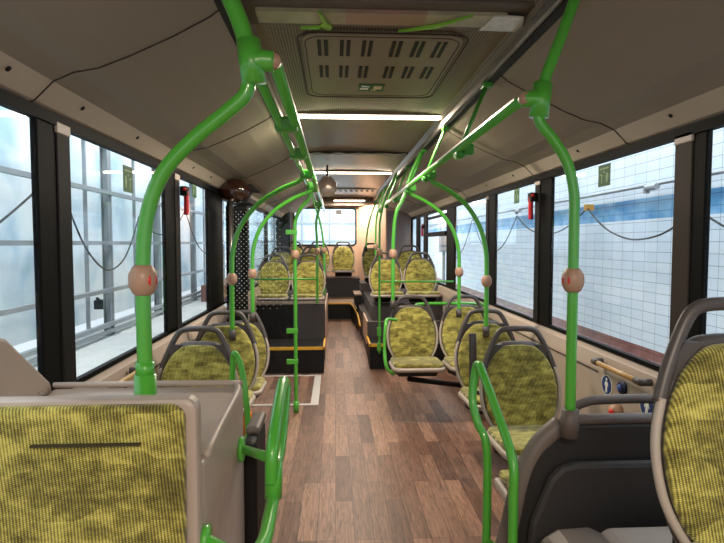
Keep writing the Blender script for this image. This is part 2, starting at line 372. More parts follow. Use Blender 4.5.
# ------------------------------------------------------------------ the wash hall outside
b = B(); box(b, -3.2, 3.1, -4, 20, -.5, -.4); struct('ground', b, concrete)
b = B(); box(b, 3.0, 3.1, -2, 20, -.4, 3.4); struct('wall_tiled', b, tile)
b = B(); box(b, -3.0, -2.9, -2, 20, .5, 3.4); struct('wall_frosted', b, panelm)
b = B(); box(b, -2.9, 3.0, 19.5, 19.6, -.4, 3.4); struct('wall_hall_end', b, panelm)
b = B(); box(b, -2.9, -1.35, -2, 20, -.4, .42); struct('wall_ledge', b, concrete)
for i, y in enumerate((-1.2, .6, 2.6, 4.67, 5.97, 7.6, 9.5, 11.3, 13.4)):
    t = thing('steel_column', 'galvanised steel column of the glazed wall, number %s from the front' % ('first second third fourth fifth sixth seventh eighth ninth'.split()[i]), 'column', (-2.5, y+.0, .42), 0, 'columns of the glazed hall wall')
    t['label'] = 'galvanised steel column of the frosted hall wall, %s counting from the front of the bus' % ('first second third fourth fifth sixth seventh eighth ninth'.split()[i])
    b = B(); box(b, -.04, .04, -.004, .004, 0, 2.9); box(b, -.04, -.034, -.045, .045, 0, 2.9); box(b, .034, .04, -.045, .045, 0, 2.9); link('beam', b, steel, t)
    b = B(); box(b, -.09, .09, -.08, .08, 0, .012); link('foot_plate', b, steel, t)
    b = B(); box(b, -.02, .01, .80, .83, .1, 2.9); link('mullion', b, steel, t)
names = ('lowest', 'second', 'middle', 'fourth', 'top')
for i, z in enumerate((.55, .92, 1.43, 1.97, 2.55)):
    b = B(); box(b, -2.47, -2.42, -2, 19.4, z-.02, z+.02)
    if z < .6:
        box(b, -2.44, -2.42, -2, 19.4, z-.09, z-.05)
    tag(link('steel_rail', b, steel), '%s long horizontal steel rail along the frosted hall wall' % names[i], 'rail', 'rails of the glazed hall wall')
t = thing('wall_fitting', 'dark clamp fitting on the low part of the frosted wall', 'fitting', (-2.6, 6.0, .75))
b = B(); box(b, -.05, .05, -.06, .06, -.05, .05); tube(b, [(0, -.1, .08), (.05, 0, 0), (0, .12, .06)], .015); link('clamp', b, rubber, t)
b = B(); tube(b, [(2.93, -2, 1.97), (2.93, 19, 1.97)], .018, 8, smooth=False); tag(link('wall_pipe', b, steel), 'long grey pipe on the tiled wall above the blue course', 'pipe')
for i, (y, l) in enumerate(((4.75, 'nearest'), (8.3, 'middle'), (10.8, 'farthest'))):
    t = thing('pipe_nozzle', 'small grey nozzle on the pipe of the tiled wall, %s of three' % l, 'nozzle', (2.9, y, 1.94), 0, 'nozzles on the wall pipe')
    b = B(); tube(b, [(.0, -.08, 0), (0, .08, .0)], .03, 10, smooth=False); link('body', b, steel, t)
    b = B(); box(b, -.02, .02, .06, .1, -.05, .02); link('bracket', b, steel, t)
def hose(name, pts, lab):
    b = B(); tube(b, pts, .009, 8, 8); tag(link(name, b, rubber), lab, 'hose', 'hoses hung along the hall walls')
def sag(x, y0, z0, y1, z1, d):
    return [(x, y0+(y1-y0)*t, z0+(z1-z0)*t-d*4*t*(1-t)) for t in (0, .15, .3, .5, .7, .85, 1)]
hose('hanging_hose', sag(2.88, 4.1, 1.7, 5.95, 1.83, .3), 'black hose sagging on the tiled wall in front of the second right window, near half')
hose('hanging_hose', sag(2.88, 5.95, 1.83, 8.3, 1.86, .3), 'black hose sagging on the tiled wall seen behind the near red button pole')
hose('hanging_hose', sag(2.88, 8.3, 1.86, 11.0, 1.95, .65), 'black hose sagging on the tiled wall beyond the right red hammer')
hose('hanging_hose', sag(2.88, 2.0, 1.7, 4.1, 1.7, .3), 'black hose sagging on the tiled wall in the right edge window')
hose('hanging_hose', sag(2.88, 11.0, 1.95, 14.5, 1.95, .9), 'black hose sagging deep at the far end of the tiled wall')
hose('hanging_hose', sag(-2.38, 4.7, 2.05, 6.6, 1.75, .75), 'black hose hanging in a loop in the second left window')
hose('hanging_hose', sag(-2.38, 3.2, 1.25, 4.7, 2.05, .05), 'black hose rising across the nearest left window')
hose('hanging_hose', sag(-2.38, 6.6, 1.75, 8.6, 1.95, .3), 'black hose behind the left curved pole, short loop')
hose('hanging_hose', sag(-2.38, 8.6, 1.95, 11.6, 2.0, .75), 'black hose hanging in the left window past the red hammer')
b = B(); box(b, -2.3, -1.6, 9.2, 11.5, .421, .7); tag(link('red_brown_mat', b, mat('brown_mat', (120, 84, 78), .8)), 'brown mat lying on the ledge outside the left windows', 'mat')
b = B(); box(b, 2.85, 2.95, 5.93, 5.97, 1.8, 1.87); tag(link('hose_hook', b, wood), 'small brass hook holding the hose on the blue tiles', 'hook')
b = B(); box(b, 2.6, 2.8, 12.9, 13.2, 1.2, 1.7); tube(b, [(2.7, 13.05, 1.2), (2.7, 13.05, -.4)], .04, 8, smooth=False); tag(link('control_box', b, steel), 'grey control box on a post by the far tiled wall', 'box')

# ------------------------------------------------------------------ seats
def yb(z): return (z-.98)*.17
SEATO = [(.0, .44), (.12, .44), (.17, .47), (.2, .56), (.215, .66), (.22, .75), (.205, .83), (.165, .905)]
def mirror_outline(o): return [(x, z) for x, z in o]+[(-x, z) for x, z in o[::-1] if x > 0]
def pad(bm, outline, off, depth, n=4):
    P = catmull([(x, 0, z) for x, z in outline], n, True)
    P = [(p.x, p.z) for p in P]; cx = 0; cz = sum(p[1] for p in P)/len(P)
    fr = [(1, .0), (1, .5), (.975, .85), (.93, 1), (.7, 1.1), (.4, 1.0), (.15, .95)]
    rings = [[bm.verts.new((cx+(x-cx)*k, yb(z if 0 else cz+(z-cz)*k)+off-depth*h, cz+(z-cz)*k)) for x, z in P] for k, h in fr]
    for a, b_ in zip(rings, rings[1:]):
        for i in range(len(P)): bm.faces.new((a[i], a[(i+1) % len(P)], b_[(i+1) % len(P)], b_[i]))
    bm.faces.new(rings[-1]); bm.faces.new(rings[0][::-1])
def make_seat(label, loc, cat='seat', group='bus seats'):
    t = thing('passenger_seat', label, cat, loc, 0, group)
    b = B(); pad(b, mirror_outline([(0, .46), (.1, .46), (.155, .48), (.185, .55), (.197, .63), (.191, .70), (.17, .77), (.133, .833), (.09, .871), (.05, .881), (0, .883)]), 0, .022); link('backrest', b, fabric, t, True)
    b = B(); pad(b, mirror_outline([(0, .4), (.12, .41), (.165, .45), (.198, .55), (.209, .63), (.204, .70), (.184, .775), (.147, .845), (.10, .888), (.05, .898), (0, .899)]), .024, .022); link('back_shell', b, dkgrey, t, True)
    side = [(.13, .43), (.168, .48), (.20, .55), (.212, .63), (.208, .70), (.190, .765)]
    for s in (-1, 1):
        b = B(); tube(b, [(s*x, yb(z)-.002, z) for x, z in side], .010, 10); link('side_rim', b, rimgrey, t, True)
    arch = [(.193, .755), (.172, .815), (.146, .875), (.12, .926), (.096, .955), (.06, .966), (0, .968)]
    A = [(x, z) for x, z in arch]+[(-x, z) for x, z in arch[-2::-1]]
    b = B(); tube(b, [(x, yb(z)+.004, z) for x, z in A], .0135, 10, sx=1.15); link('handle', b, dkgrey, t, True)
    for s in (-1, 1):
        b = B(); prism(b, [(s*.188, .76), (s*.16, .835), (s*.135, .885), (s*.09, .885), (s*.13, .84), (s*.172, .76)], yb(.85)-.006, yb(.85)+.02, 'y'); link('shoulder_web', b, dkgrey, t)
    # seat cushion
    def cush(bm, hw, y0, y1, z0, z1, r=.07, crown=.012):
        O = rrect(-hw, hw, y0, y1, r); P = [(x, y) for x, y in O]; cy = (y0+y1)/2
        fr = [(.97, 0), (1, .3), (1, .75), (.97, 1), (.85, 1.0), (.5, 1.0), (.1, .95)]
        rings = [[bm.verts.new((x*k, cy+(y-cy)*k, z0+(z1-z0)*h+(crown*(1-k)) - .02*((cy+(y-cy)*k-y0)/(y1-y0)))) for x, y in P] for k, h in fr]
        for a, b_ in zip(rings, rings[1:]):
            for i in range(len(P)): bm.faces.new((a[i], a[(i+1) % len(P)], b_[(i+1) % len(P)], b_[i]))
        bm.faces.new(rings[-1]); bm.faces.new(rings[0][::-1])
    b = B(); cush(b, .197, -.475, -.085, .455, .492); link('seat', b, fabric, t, True)
    b = B(); cush(b, .210, -.49, -.06, .43, .462, .08); link('seat_shell', b, rimgrey, t, True)
    b = B(); prism(b, [(-.42, .42), (-.08, .40), (-.03, .48), (-.03, .36), (-.1, .33), (-.36, .37)], -.15, .15); link('seat_base', b, black, t)
    return t
def bracket_leg(t, s):
    # cantilever arm to the side wall
    b = B(); tube(b, [(0, -.12, .37), (s*.12, -.1, .33), (s*.3, -.06, .26)], .022, 8); o = link('wall_bracket', b, black, t, True); return o
s1 = make_seat('green patterned seat on the right nearest the floor pole, dark handle arch on top', (.985, 2.8, 0))
dup(s1, (1.02, 3.55, 0), 'green patterned seat second in the right single row, folded armrest beside it', 'bus seats')
dup(s1, (.655, 4.5, 0), 'green patterned aisle seat of the right pair facing the doors', 'bus seats')
dup(s1, (1.105, 4.5, 0), 'green patterned window seat of the right pair facing the doors', 'bus seats')
dup(s1, (-.735, 2.88, 0), 'green patterned seat on the left just behind the grey console', 'bus seats')
dup(s1, (-.725, 3.55, 0), 'green patterned seat on the left, middle of the row of three', 'bus seats')
dup(s1, (-.735, 4.2, -.08), 'green patterned seat on the left against the dotted glass screen', 'bus seats')
dup(s1, (.905, 1.15, .325), 'large yellow green patterned seat at the right edge of the photo', 'bus seats')
for x, y, z, rz, l in ((-.80, 6.95, .30, 0, 'window seat of the first raised pair on the left beyond the doors'), (-.345, 6.95, .30, 0, 'aisle seat of the first raised pair on the left beyond the doors'),
                   (.66, 6.95, .33, 0, 'aisle seat of the first raised pair on the right'), (1.115, 6.95, .33, 0, 'window seat of the first raised pair on the right'),
                   (-.80, 8.1, .4, 0, 'window seat of the second raised pair on the left'), (-.345, 8.1, .4, 0, 'aisle seat of the second raised pair on the left'),
                   (1.12, 7.95, .42, 0, 'window seat of the second raised row on the right'), (.60, 8.75, .45, .5, 'turned aisle seat near the engine tower on the right'),
                   (-.305, 9.85, .48, 0, 'seat left of the middle in the rear bench row'), (-.76, 9.85, .48, 0, 'leftmost seat of the rear bench row'), (.15, 9.85, .48, 0, 'middle seat of the rear row under the rear window')):
    dup(s1, (x, y, z), 'yellow patterned '+l, 'bus seats', rz)
for i, (x, y, s) in enumerate(((1.0, 2.8, 1), (1.03, 3.55, 1), (1.1, 4.5, 1), (-.73, 2.88, -1), (-.72, 3.55, -1), (-.73, 4.2, -1))):
    lab = ('nearest right single seat', 'second right single seat', 'right seat pair', 'nearest left seat', 'middle left seat', 'left seat by the glass screen')[i]
    b = B(); tube(b, [(0, -.2, .305), (s*.06, -.17, .30), (s*.27, -.1, .25)], .02, 8)
    if i == 2: tube(b, [(-.5, -.2, .31), (-.3, -.15, .27), (0, -.1, .22), (.2, -.08, .2)], .022, 8)
    o = link('seat_bracket', b, black); o.location = (x, y, 0); tag(o, 'black cantilever bracket holding the %s to the wall' % lab, 'bracket', 'seat brackets')
# folded armrest
for x, y, l in ((.745, 2.93, 'right single seats, standing upright'),):
    t = thing('armrest', 'dark folded armrest between the first two '+l, 'armrest', (x+.03, y, 0))
    b = B(); tube(b, [(0, 0, .56), (0, -.01, .7), (0, 0, .85), (.0, .01, .92)], .017, 10, sx=1.3); link('pad', b, dkgrey, t, True)
    b = B(); tube(b, [(0, 0, .6), (.03, -.12, .6), (.05, -.19, .6)], .012, 8); link('hinge', b, black, t)

# near left seat: broad shell without a handle
t = thing('passenger_seat', 'wide yellow green seat back without handle in the lower left corner', 'seat', (0, 1.2, 0), 0, 'bus seats')
b = B(); O = rrect(-.935, -.338, .45, 1.068, .035)
P = O; cx, cz = -.665, .75
rings = []
for ins, h in ((0, 0), (0, .6), (.006, .9), (.016, 1), (.1, 1.05), (.2, 1.05)):
    rings.append([b.verts.new((x-math.copysign(min(ins, abs(x-cx)), x-cx), -.022*h+(z-1.06)*.03, z-math.copysign(min(ins, abs(z-cz)), z-cz))) for x, z in P])
for a, c in zip(rings, rings[1:]):
    for i in range(len(P)): b.faces.new((a[i], a[(i+1) % len(P)], c[(i+1) % len(P)], c[i]))
b.faces.new(rings[-1])
link('backrest', b, fabric, t, True)
b = B(); box(b, -.665, -.43, -.035, -.0245, .985, .989); link('backrest_seam', b, mat('seam_olive', (58, 52, 30), .9), t)
b = B(); prism(b, rrect(-.945, -.314, .1, 1.078, .03), 0, .05, 'y'); link('seat_shell', b, greyp, t, bevel=.012)
b = B(); box(b, -.935, -.345, -.47, -.03, .4, .48); link('seat', b, fabric, t, bevel=.03)
b = B(); box(b, -.935, -.345, -.45, -.02, .0, .4); link('seat_base', b, greyp, t, bevel=.02)

# left console with sloping tray and wall fairing
t = thing('wheel_arch_console', 'grey moulded console with sloping tray behind the lower left seat', 'console', (0, 0, 0))
b = B(); prism(b, [(1.256, 0), (1.256, .905), (1.30, .905), (1.76, .935), (1.81, .945), (1.81, 0)], -.945, -.315); link('body', b, greyp, t, bevel=.012)
b = B(); tube(b, [(-.94, 1.8, .955), (-.37, 1.8, .955), (-.335, 1.785, .95), (-.322, 1.74, .94), (-.321, 1.5, .925), (-.321, 1.30, .905)], .010, 10, 3, sx=1); link('tray_rim', b, greyp, t, True)
b = B(); prism(b, [(1.26, .9), (1.26, 1.17), (1.52, 1.17), (1.57, 1.155), (1.80, .965), (1.81, .93), (1.81, .9)], -.998, -.948); o = link('wall_fairing', b, greyp, t, bevel=.012); o.location = (0, 0, 0)
for y, z in ((1.7, .965), (1.66, .955)):
    b = B(); lathe(b, [(0, 0), (.008, 0), (.007, .006), (0, .008)], 10, Matrix.Translation((-.93, y, z-.01))); link('screw', b, silver, t)
# armrest pad behind the console
t = thing('armrest', 'black armrest with tan top beside the grey console on the left', 'armrest', (-.30, 2.0, 0))
b = B(); box(b, -.025, .025, -.186, .08, 0, .74); link('side', b, black, t, bevel=.02)
b = B(); box(b, -.027, .027, -.1, .09, .73, .765); link('pad', b, brownpil, t, bevel=.015)

# right console: black recess behind the near right seat
t = thing('wheel_arch_console', 'dark hollow moulded console between the right edge seat and green loop rail', 'console', (0, 0, 0))
bk = mat('recess_black', (38, 35, 33), .6)
gk = mat('console_grey', (112, 101, 93), .45, noise=.05)
ARC = [(.53, 1.74, 0), (.55, 1.74, .25), (.594, 1.745, .44), (.637, 1.75, .615), (.693, 1.75, .735), (.77, 1.74, .815)]
pts = [(p[0], p[2]) for p in catmull(ARC, 4)]
b = B(); prism(b, pts+[(.80, .815), (1.32, .815), (1.32, 0)], 1.72, 1.79, 'y'); link('back_wall', b, bk, t, bevel=.008)
b = B(); tube(b, ARC, .033, 12, 6, sx=1); link('side_rim', b, gk, t, True)
b = B(); tube(b, [(.77, 1.74, .815), (.82, 1.74, .825), (.9, 1.74, .828), (1.32, 1.74, .828)], .019, 12, 6); link('top_rim', b, brownpil, t, True)
b = B(); prism(b, [(.80, .70), (1.32, .70), (1.32, .3), (.63, .3), (.65, .5), (.71, .65), (.75, .69)], 1.68, 1.715, 'y'); link('lower_panel', b, mat('recess_dark_grey', (52, 48, 46), .6), t, bevel=.02)
b = B(); prism(b, [(.60, 0), (.60, .46), (.63, .525), (.68, .555), (.78, .56), (.83, .53), (.84, 0)], 1.40, 1.56, 'y'); link('foot_box', b, gk, t, bevel=.02)
b = B(); prism(b, [(.85, 0), (.80, .53), (.84, .555), (1.32, .555), (1.32, 0)], 1.36, 1.56, 'y'); link('foot_box', b, greyp, t, bevel=.02)
b = B(); tube(b, [(.762, 1.66, .80), (.762, 1.66, .89)], .028, 16, smooth=False); link('pole_socket', b, brownpil, t, True)
# rear-facing seat behind it: handle arch, shell and cushion
t = thing('passenger_seat', 'rear facing seat behind the right console, only handle arch and cushion edge showing', 'seat', (.93, 1.90, 0), 0, 'bus seats')
b = B(); tube(b, [(-.095, 0, .72), (-.08, 0, .77), (-.05, 0, .815), (0, 0, .838), (.06, 0, .846), (.26, 0, .846), (.33, 0, .82), (.36, 0, .75)], .014, 10, sx=1.3); link('handle', b, brownpil, t, True)
b = B(); box(b, -.08, .38, -.03, .03, .45, .74); link('back_shell', b, dkgrey, t, bevel=.02)
b = B(); box(b, -.08, .37, .03, .055, .48, .73); link('backrest', b, fabric, t, bevel=.01)
b = B(); box(b, -.22, .24, .06, .34, .40, .445); link('seat', b, fabric, t, bevel=.02)
b = B(); box(b, -.235, .25, .055, .36, .355, .40); link('seat_shell', b, rimgrey, t, bevel=.015)
b = B(); box(b, -.16, .2, .06, .33, .0, .355); link('seat_base', b, black, t)

# ------------------------------------------------------------------ green poles
def ball(parent, x, y, z, side, r=.034, red=True):
    b = B(); lathe(b, [(.02, -1.12*r), (.75*r, -.95*r), (r, -.45*r), (r*1.03, 0), (r, .45*r), (.75*r, .95*r), (.02, 1.12*r)], 20, Matrix.Translation((x, y, z))); o = link('stop_button', b, ballm, parent, True)
    if red:
        d = Vector((side*.9, -.45, 0)).normalized(); q = d.to_track_quat('Z', 'Y').to_matrix().to_4x4()
        b = B(); lathe(b, [(r*.46, r*.84), (r*.45, r*.97), (r*.2, r*1.0), (0, r*1.0)], 14, Matrix.Translation((x, y, z)) @ q); link('push_cap', b, redm, o, True)
def pole(label, pts, r=.0165, ballz=None, side=1, socket=None, collar=None, group='green poles', red=True, br=.034):
    t = thing('handrail_pole', label, 'pole', tuple(pts[0]), 0, group)
    o0 = Vector(pts[0])
    b = B(); tube(b, [Vector(p)-o0 for p in pts], r, 14, 7); link('pole_tube', b, green, t, True)
    if ballz is not None:
        px, py = ballz[0]-o0.x, ballz[1]-o0.y
        ball(t, px, py, ballz[2]-o0.z, side, br, red)
    if socket:
        b = B(); tube(b, [(0, 0, -.05), (0, 0, .02)], r*1.5, 12, smooth=False); link('socket', b, socket, t, True)
    if collar:
        b = B(); lathe(b, [(r*1.05, .04), (r*1.6, .045), (r*1.65, .05), (r*1.6, .155), (r*1.3, .17), (r*1.05, .172)], 16, Matrix.Translation((0, 0, 0))); link('collar', b, green, t, True)
    return t
pl = pole('near left green pole curving in from the grey console to the left ceiling rail', [(-.482, 1.355, .83), (-.482, 1.355, 1.1), (-.482, 1.355, 1.35), (-.47, 1.355, 1.49), (-.43, 1.355, 1.60), (-.355, 1.355, 1.685), (-.27, 1.355, 1.755), (-.222, 1.355, 1.80), (-.212, 1.355, 1.85)], .0185, (-.482, 1.355, 1.337), 1)
b = B(); tube(b, [(0, 0, .0), (0, 0, .268)], .027, 20, smooth=False); tube(b, [(0, 0, .262), (0, 0, .30)], .023, 16, smooth=False); link('collar', b, green, pl, True)
pole('upper left green pole from the rail clamp up to the ceiling edge', [(-.203, 1.355, 1.86), (-.235, 1.355, 1.98), (-.29, 1.355, 2.10), (-.33, 1.355, 2.185)], .0215)
pole('near right green pole rising from the dark console with bend to the right ceiling rail', [(.762, 1.66, .88), (.762, 1.66, 1.2), (.762, 1.66, 1.50), (.758, 1.66, 1.60), (.735, 1.66, 1.685), (.69, 1.66, 1.755), (.648, 1.66, 1.805), (.634, 1.66, 1.85)], .0165, (.762, 1.66, 1.311), -1)
pole('upper right green pole slanting from the rail clamp to the ceiling edge', [(.640, 1.66, 1.87), (.665, 1.66, 1.96), (.71, 1.66, 2.08), (.752, 1.66, 2.2)], .0175)
def curved(label, x, y, zb, railx, ballz, side, r=.0155, sock=dkgrey, top=1.87):
    d = railx-x
    return pole(label, [(x, y, zb), (x, y, zb+.35), (x+d*.02, y, 1.38), (x+d*.13, y, 1.54), (x+d*.36, y, 1.68), (x+d*.66, y, 1.775), (x+d*.92, y, 1.83), (railx, y, top)], r, (x, y, ballz), side, sock, red=False)
RLX, RRX = -.15, .59
curved('left green pole curving over the middle left seat', -.675, 3.5, .84, RLX-.05, 1.195, 1)
curved('left green pole curving over the seat by the glass screen', -.65, 4.2, .86, RLX-.02, 1.19, 1)
curved('right green pole curving out over the second single seat', 1.015, 3.5, .85, RRX+.03, 1.175, -1)
curved('right green pole curving out over the window seat of the pair', 1.03, 4.35, .86, RRX, 1.19, -1)
pole('green pole behind the right pair aisle seat rising to the rail', [(.485, 4.42, .93), (.485, 4.42, 1.25), (.49, 4.42, 1.5), (.51, 4.42, 1.68), (.57, 4.42, 1.80), (.60, 4.42, 1.88), (.63, 4.42, 2.0), (.72, 4.42, 2.19)], .0155, (.485, 4.42, 1.34), -1, dkgrey, red=False)
t = pole('tall straight green pole standing on the floor beside the glass screen', [(-.332, 4.43, 0), (-.332, 4.43, .8), (-.332, 4.43, 1.50), (-.325, 4.43, 1.62), (-.28, 4.43, 1.72), (-.22, 4.43, 1.79), (-.19, 4.43, 1.87)], .0155, (-.332, 4.43, 1.335), 1, red=False)
b = B(); tube(b, [(0, 0, 0), (0, 0, .1)], .024, 14, smooth=False); link('foot_sleeve', b, green, t, True)
for z in (.435, .695, 1.52):
    b = B(); box(b, -.075, .02, -.018, .018, z-.02, z+.02); link('clamp', b, green, t, bevel=.005)
pole('green pole at the aisle corner of the raised left seats', [(-.205, 6.1, .735), (-.205, 6.1, 1.0), (-.205, 6.1, 1.4), (-.215, 6.1, 1.65), (-.19, 6.1, 1.78), (-.165, 6.1, 1.87)], .0145, (-.205, 6.1, 1.335), 1, None, red=False)
t = pole('thin green pole with red button at the aisle corner of the raised right seats', [(.49, 5.83, .2), (.49, 5.83, .8), (.49, 5.83, 1.5), (.50, 5.83, 1.7), (.56, 5.83, 1.95), (.68, 5.83, 2.2)], .0125, (.49, 5.83, 1.33), -1)
for z in (.03, .2):
    b = B(); box(b, -.025, .02, -.02, .03, z, z+.09); link('clamp', b, green, t, bevel=.004)
pole('far dark green pole beside the turned aisle seat on the right', [(.47, 8.0, 1.35), (.48, 8.0, 1.55), (.53, 8.0, 1.8), (.62, 8.0, 2.05), (.70, 8.0, 2.2)], .012, None, 1, black)
pole('far light green pole with white ball behind the raised right seats', [(.56, 7.3, 1.15), (.56, 7.3, 1.5), (.57, 7.3, 1.75), (.62, 7.3, 2.0), (.70, 7.3, 2.2)], .013, (.56, 7.3, 1.38), -1, None, red=False)
pole('far green pole beside the second raised left pair', [(-.15, 7.4, .7), (-.15, 7.4, 1.2), (-.17, 7.4, 1.5), (-.215, 7.4, 1.75), (-.29, 7.4, 2.0), (-.32, 7.4, 2.2)], .014, (-.15, 7.4, 1.33), 1, None, red=False)
# horizontal bars in front of the raised seats
b = B(); tube(b, [(XL+.06, 6.12, 1.015), (-.215, 6.12, 1.015)], .011, 10, smooth=False); tag(link('handrail_bar', b, green, None, True), 'horizontal green bar in front of the raised left seats', 'handrail')
b = B(); tube(b, [(.50, 5.86, 1.0), (XR-.06, 5.86, 1.0)], .011, 10, smooth=False); tag(link('handrail_bar', b, green, None, True), 'horizontal green bar in front of the raised right seats', 'handrail')

# ceiling rails with clamps
def rail(label, x, y0, y1, s, clamps, second=None, capy=None):
    t = thing('ceiling_rail', label, 'handrail', (x, y0, 1.88), 0)
    b = B(); tube(b, [(0, 0, 0), (0, y1-y0, 0)], .0165, 14, smooth=False); link('rail_tube', b, green, t, True)
    b = B(); tube(b, [(0, .01, -.0), (0, -.012, 0)], .0175, 14, smooth=False); link('end_cap', b, ballm, t, True)
    b = B(); box(b, -.004-s*.012, .004-s*.012, .05, y1-y0, .006, .014); link('rail_insert', b, silver, t)
    if second:
        b = B(); tube(b, [(s*.055, .02, -.005), (s*.055, second-y0, -.005)], .0135, 12, smooth=False); link('second_tube', b, green, t, True)
    for y in clamps:
        b = B(); box(b, *sorted((-s*.01, s*.075)), y-y0-.03, y-y0+.03, -.03, .026); link('clamp', b, darkgreen, t, bevel=.012)
    return t
tl = rail('left green ceiling rail with double tube and dark clamps along the aisle', -.15, 1.35, 7.6, -1, (2.05, 2.7, 3.5, 4.2, 4.43, 6.1), 4.4)
tr = rail('right green ceiling rail running the length of the aisle', .59, 1.65, 7.2, 1, (2.55, 3.5, 4.35, 4.42, 5.3))
# big elbow clamps joining poles and rails
for nm, x0, x1, y, z, s in (('left', -.235, -.15, 1.352, 1.875, -1), ('right', .675, .59, 1.66, 1.875, 1)):
    t = tl if nm == 'left' else tr; o = Vector(t.location)
    b = B(); tube(b, [Vector((x1, y, z+.004))-o, Vector(((x0*.4+x1*.6), y, z+.006))-o, Vector((x0+s*-.03, y, z-.002))-o], lambda f: .0245+.005*f, 16, 4); 
    tube(b, [Vector((x0-s*.035, y, z-.05))-o, Vector((x0-s*.022, y, z+.055))-o], .030, 16, smooth=False)
    link('elbow_clamp', b, green, t, True)
# struts up to the ceiling track on the right
for i, (y, l) in enumerate(((2.55, 'nearest'), (3.5, 'second'), (4.35, 'third'), (5.3, 'fourth'), (6.2, 'fifth'), (7.1, 'last'))):
    t = thing('rail_strut', '%s green strut between the right rail and the ceiling track' % l, 'strut', (.60, y, 1.88), 0, 'struts of the right rail')
    b = B(); tube(b, [(0, 0, 0), (.125, 0, .30)], .014, 10, smooth=False, sx=.7); link('arm', b, green if i % 2 else darkgreen, t, True)
    b = B(); box(b, .105, .15, -.03, .03, .29, .315); link('foot', b, darkgreen, t, bevel=.006)
    b = B(); tube(b, [(0, -.04, -.025), (0, .04, -.025)], .022, 10, smooth=False); link('clamp', b, darkgreen, t, True)

# looped grab rails beside the seats
t = thing('grab_rail', 'thick green looped grab rail on the side of the left grey console', 'handrail', (-.17, 1.4, .6))
L0 = Vector(t.location)
def V(*p): return Vector(p)-L0
b = B(); tube(b, [V(-.175, 1.42, .78), V(-.172, 1.42, .86), V(-.17, 1.50, .92), V(-.17, 1.66, .972), V(-.168, 1.72, .978), V(-.166, 1.76, .955), V(-.166, 1.70, .90), V(-.166, 1.56, .82), V(-.17, 1.46, .80)], .018, 14, 7); link('loop', b, green, t, True)
b = B(); tube(b, [V(-.17, 1.44, .83), V(-.17, 1.42, .735)], .024, 14, smooth=False); link('joint', b, green, t, True)
b = B(); tube(b, [V(-.17, 1.43, .74), V(-.17, 1.34, .725), V(-.172, 1.25, .715), V(-.19, 1.2, .713), V(-.24, 1.2, .715), V(-.305, 1.24, .72)], .018, 14, 6); link('lower_arm', b, green, t, True)
b = B(); tube(b, [V(-.17, 1.43, .84), V(-.30, 1.72, .755)], .0145, 12, smooth=False); link('arm', b, green, t, True)
for y, z in ((1.72, .755), (1.24, .72)):
    b = B(); tube(b, [V(-.314, y, z), V(-.300, y, z)], .034, 16, smooth=False, sx=1.2); link('flange', b, green, t, True)
t = thing('grab_rail', 'tall green looped grab rail standing before the nearest right single seat', 'handrail', (.56, 1.75, 0))
L0 = Vector(t.location)
b = B(); tube(b, [V(.575, 1.65, .25), V(.575, 1.65, .60), V(.578, 1.67, .72), V(.565, 1.80, .84), V(.545, 1.92, .95), V(.542, 1.955, .97), V(.535, 1.975, .95), V(.520, 1.96, .84), V(.53, 1.92, .76), V(.555, 1.88, .66), V(.555, 1.88, .25)], .0155, 14, 7); link('loop', b, green, t, True)
b = B(); tube(b, [V(.575, 1.65, .33), V(.605, 1.65, .33)], .012, 10, smooth=False); link('arm', b, green, t, True); b = B(); tube(b, [V(.555, 1.88, .33), V(.60, 1.80, .33)], .012, 10, smooth=False); link('arm', b, green, t, True)
for l, pts in (('small green grab loop beside the nearest left seat', [(-.52, 2.44, .45), (-.475, 2.42, .55), (-.47, 2.42, .82), (-.465, 2.42, .91), (-.452, 2.40, .93), (-.425, 2.38, .88), (-.40, 2.34, .78), (-.385, 2.32, .62), (-.385, 2.32, .42)]),
               ('green grab loop on the aisle side of the right seat pair', [(.50, 4.28, .80), (.42, 4.2, .82), (.395, 4.12, .78), (.385, 4.1, .6), (.40, 4.06, .46), (.46, 4.1, .40)])):
    b = B(); tube(b, pts, .0135, 12, 7); tag(link('grab_rail', b, green, None, True), l, 'handrail', 'seat grab loops')
b = B(); tube(b, [(.70, 4.6, .86), (.76, 4.6, .895), (1.2, 4.6, .895), (1.34, 4.6, .88)], .015, 10); tag(link('grab_bar', b, green, None, True), 'green bar behind the backrests of the right seat pair', 'handrail')
b = B(); box(b, -.56, -.50, 3.1, 3.16, .30, .42); tag(link('belt_strap', b, orange), 'orange strap under the middle left seat', 'strap')

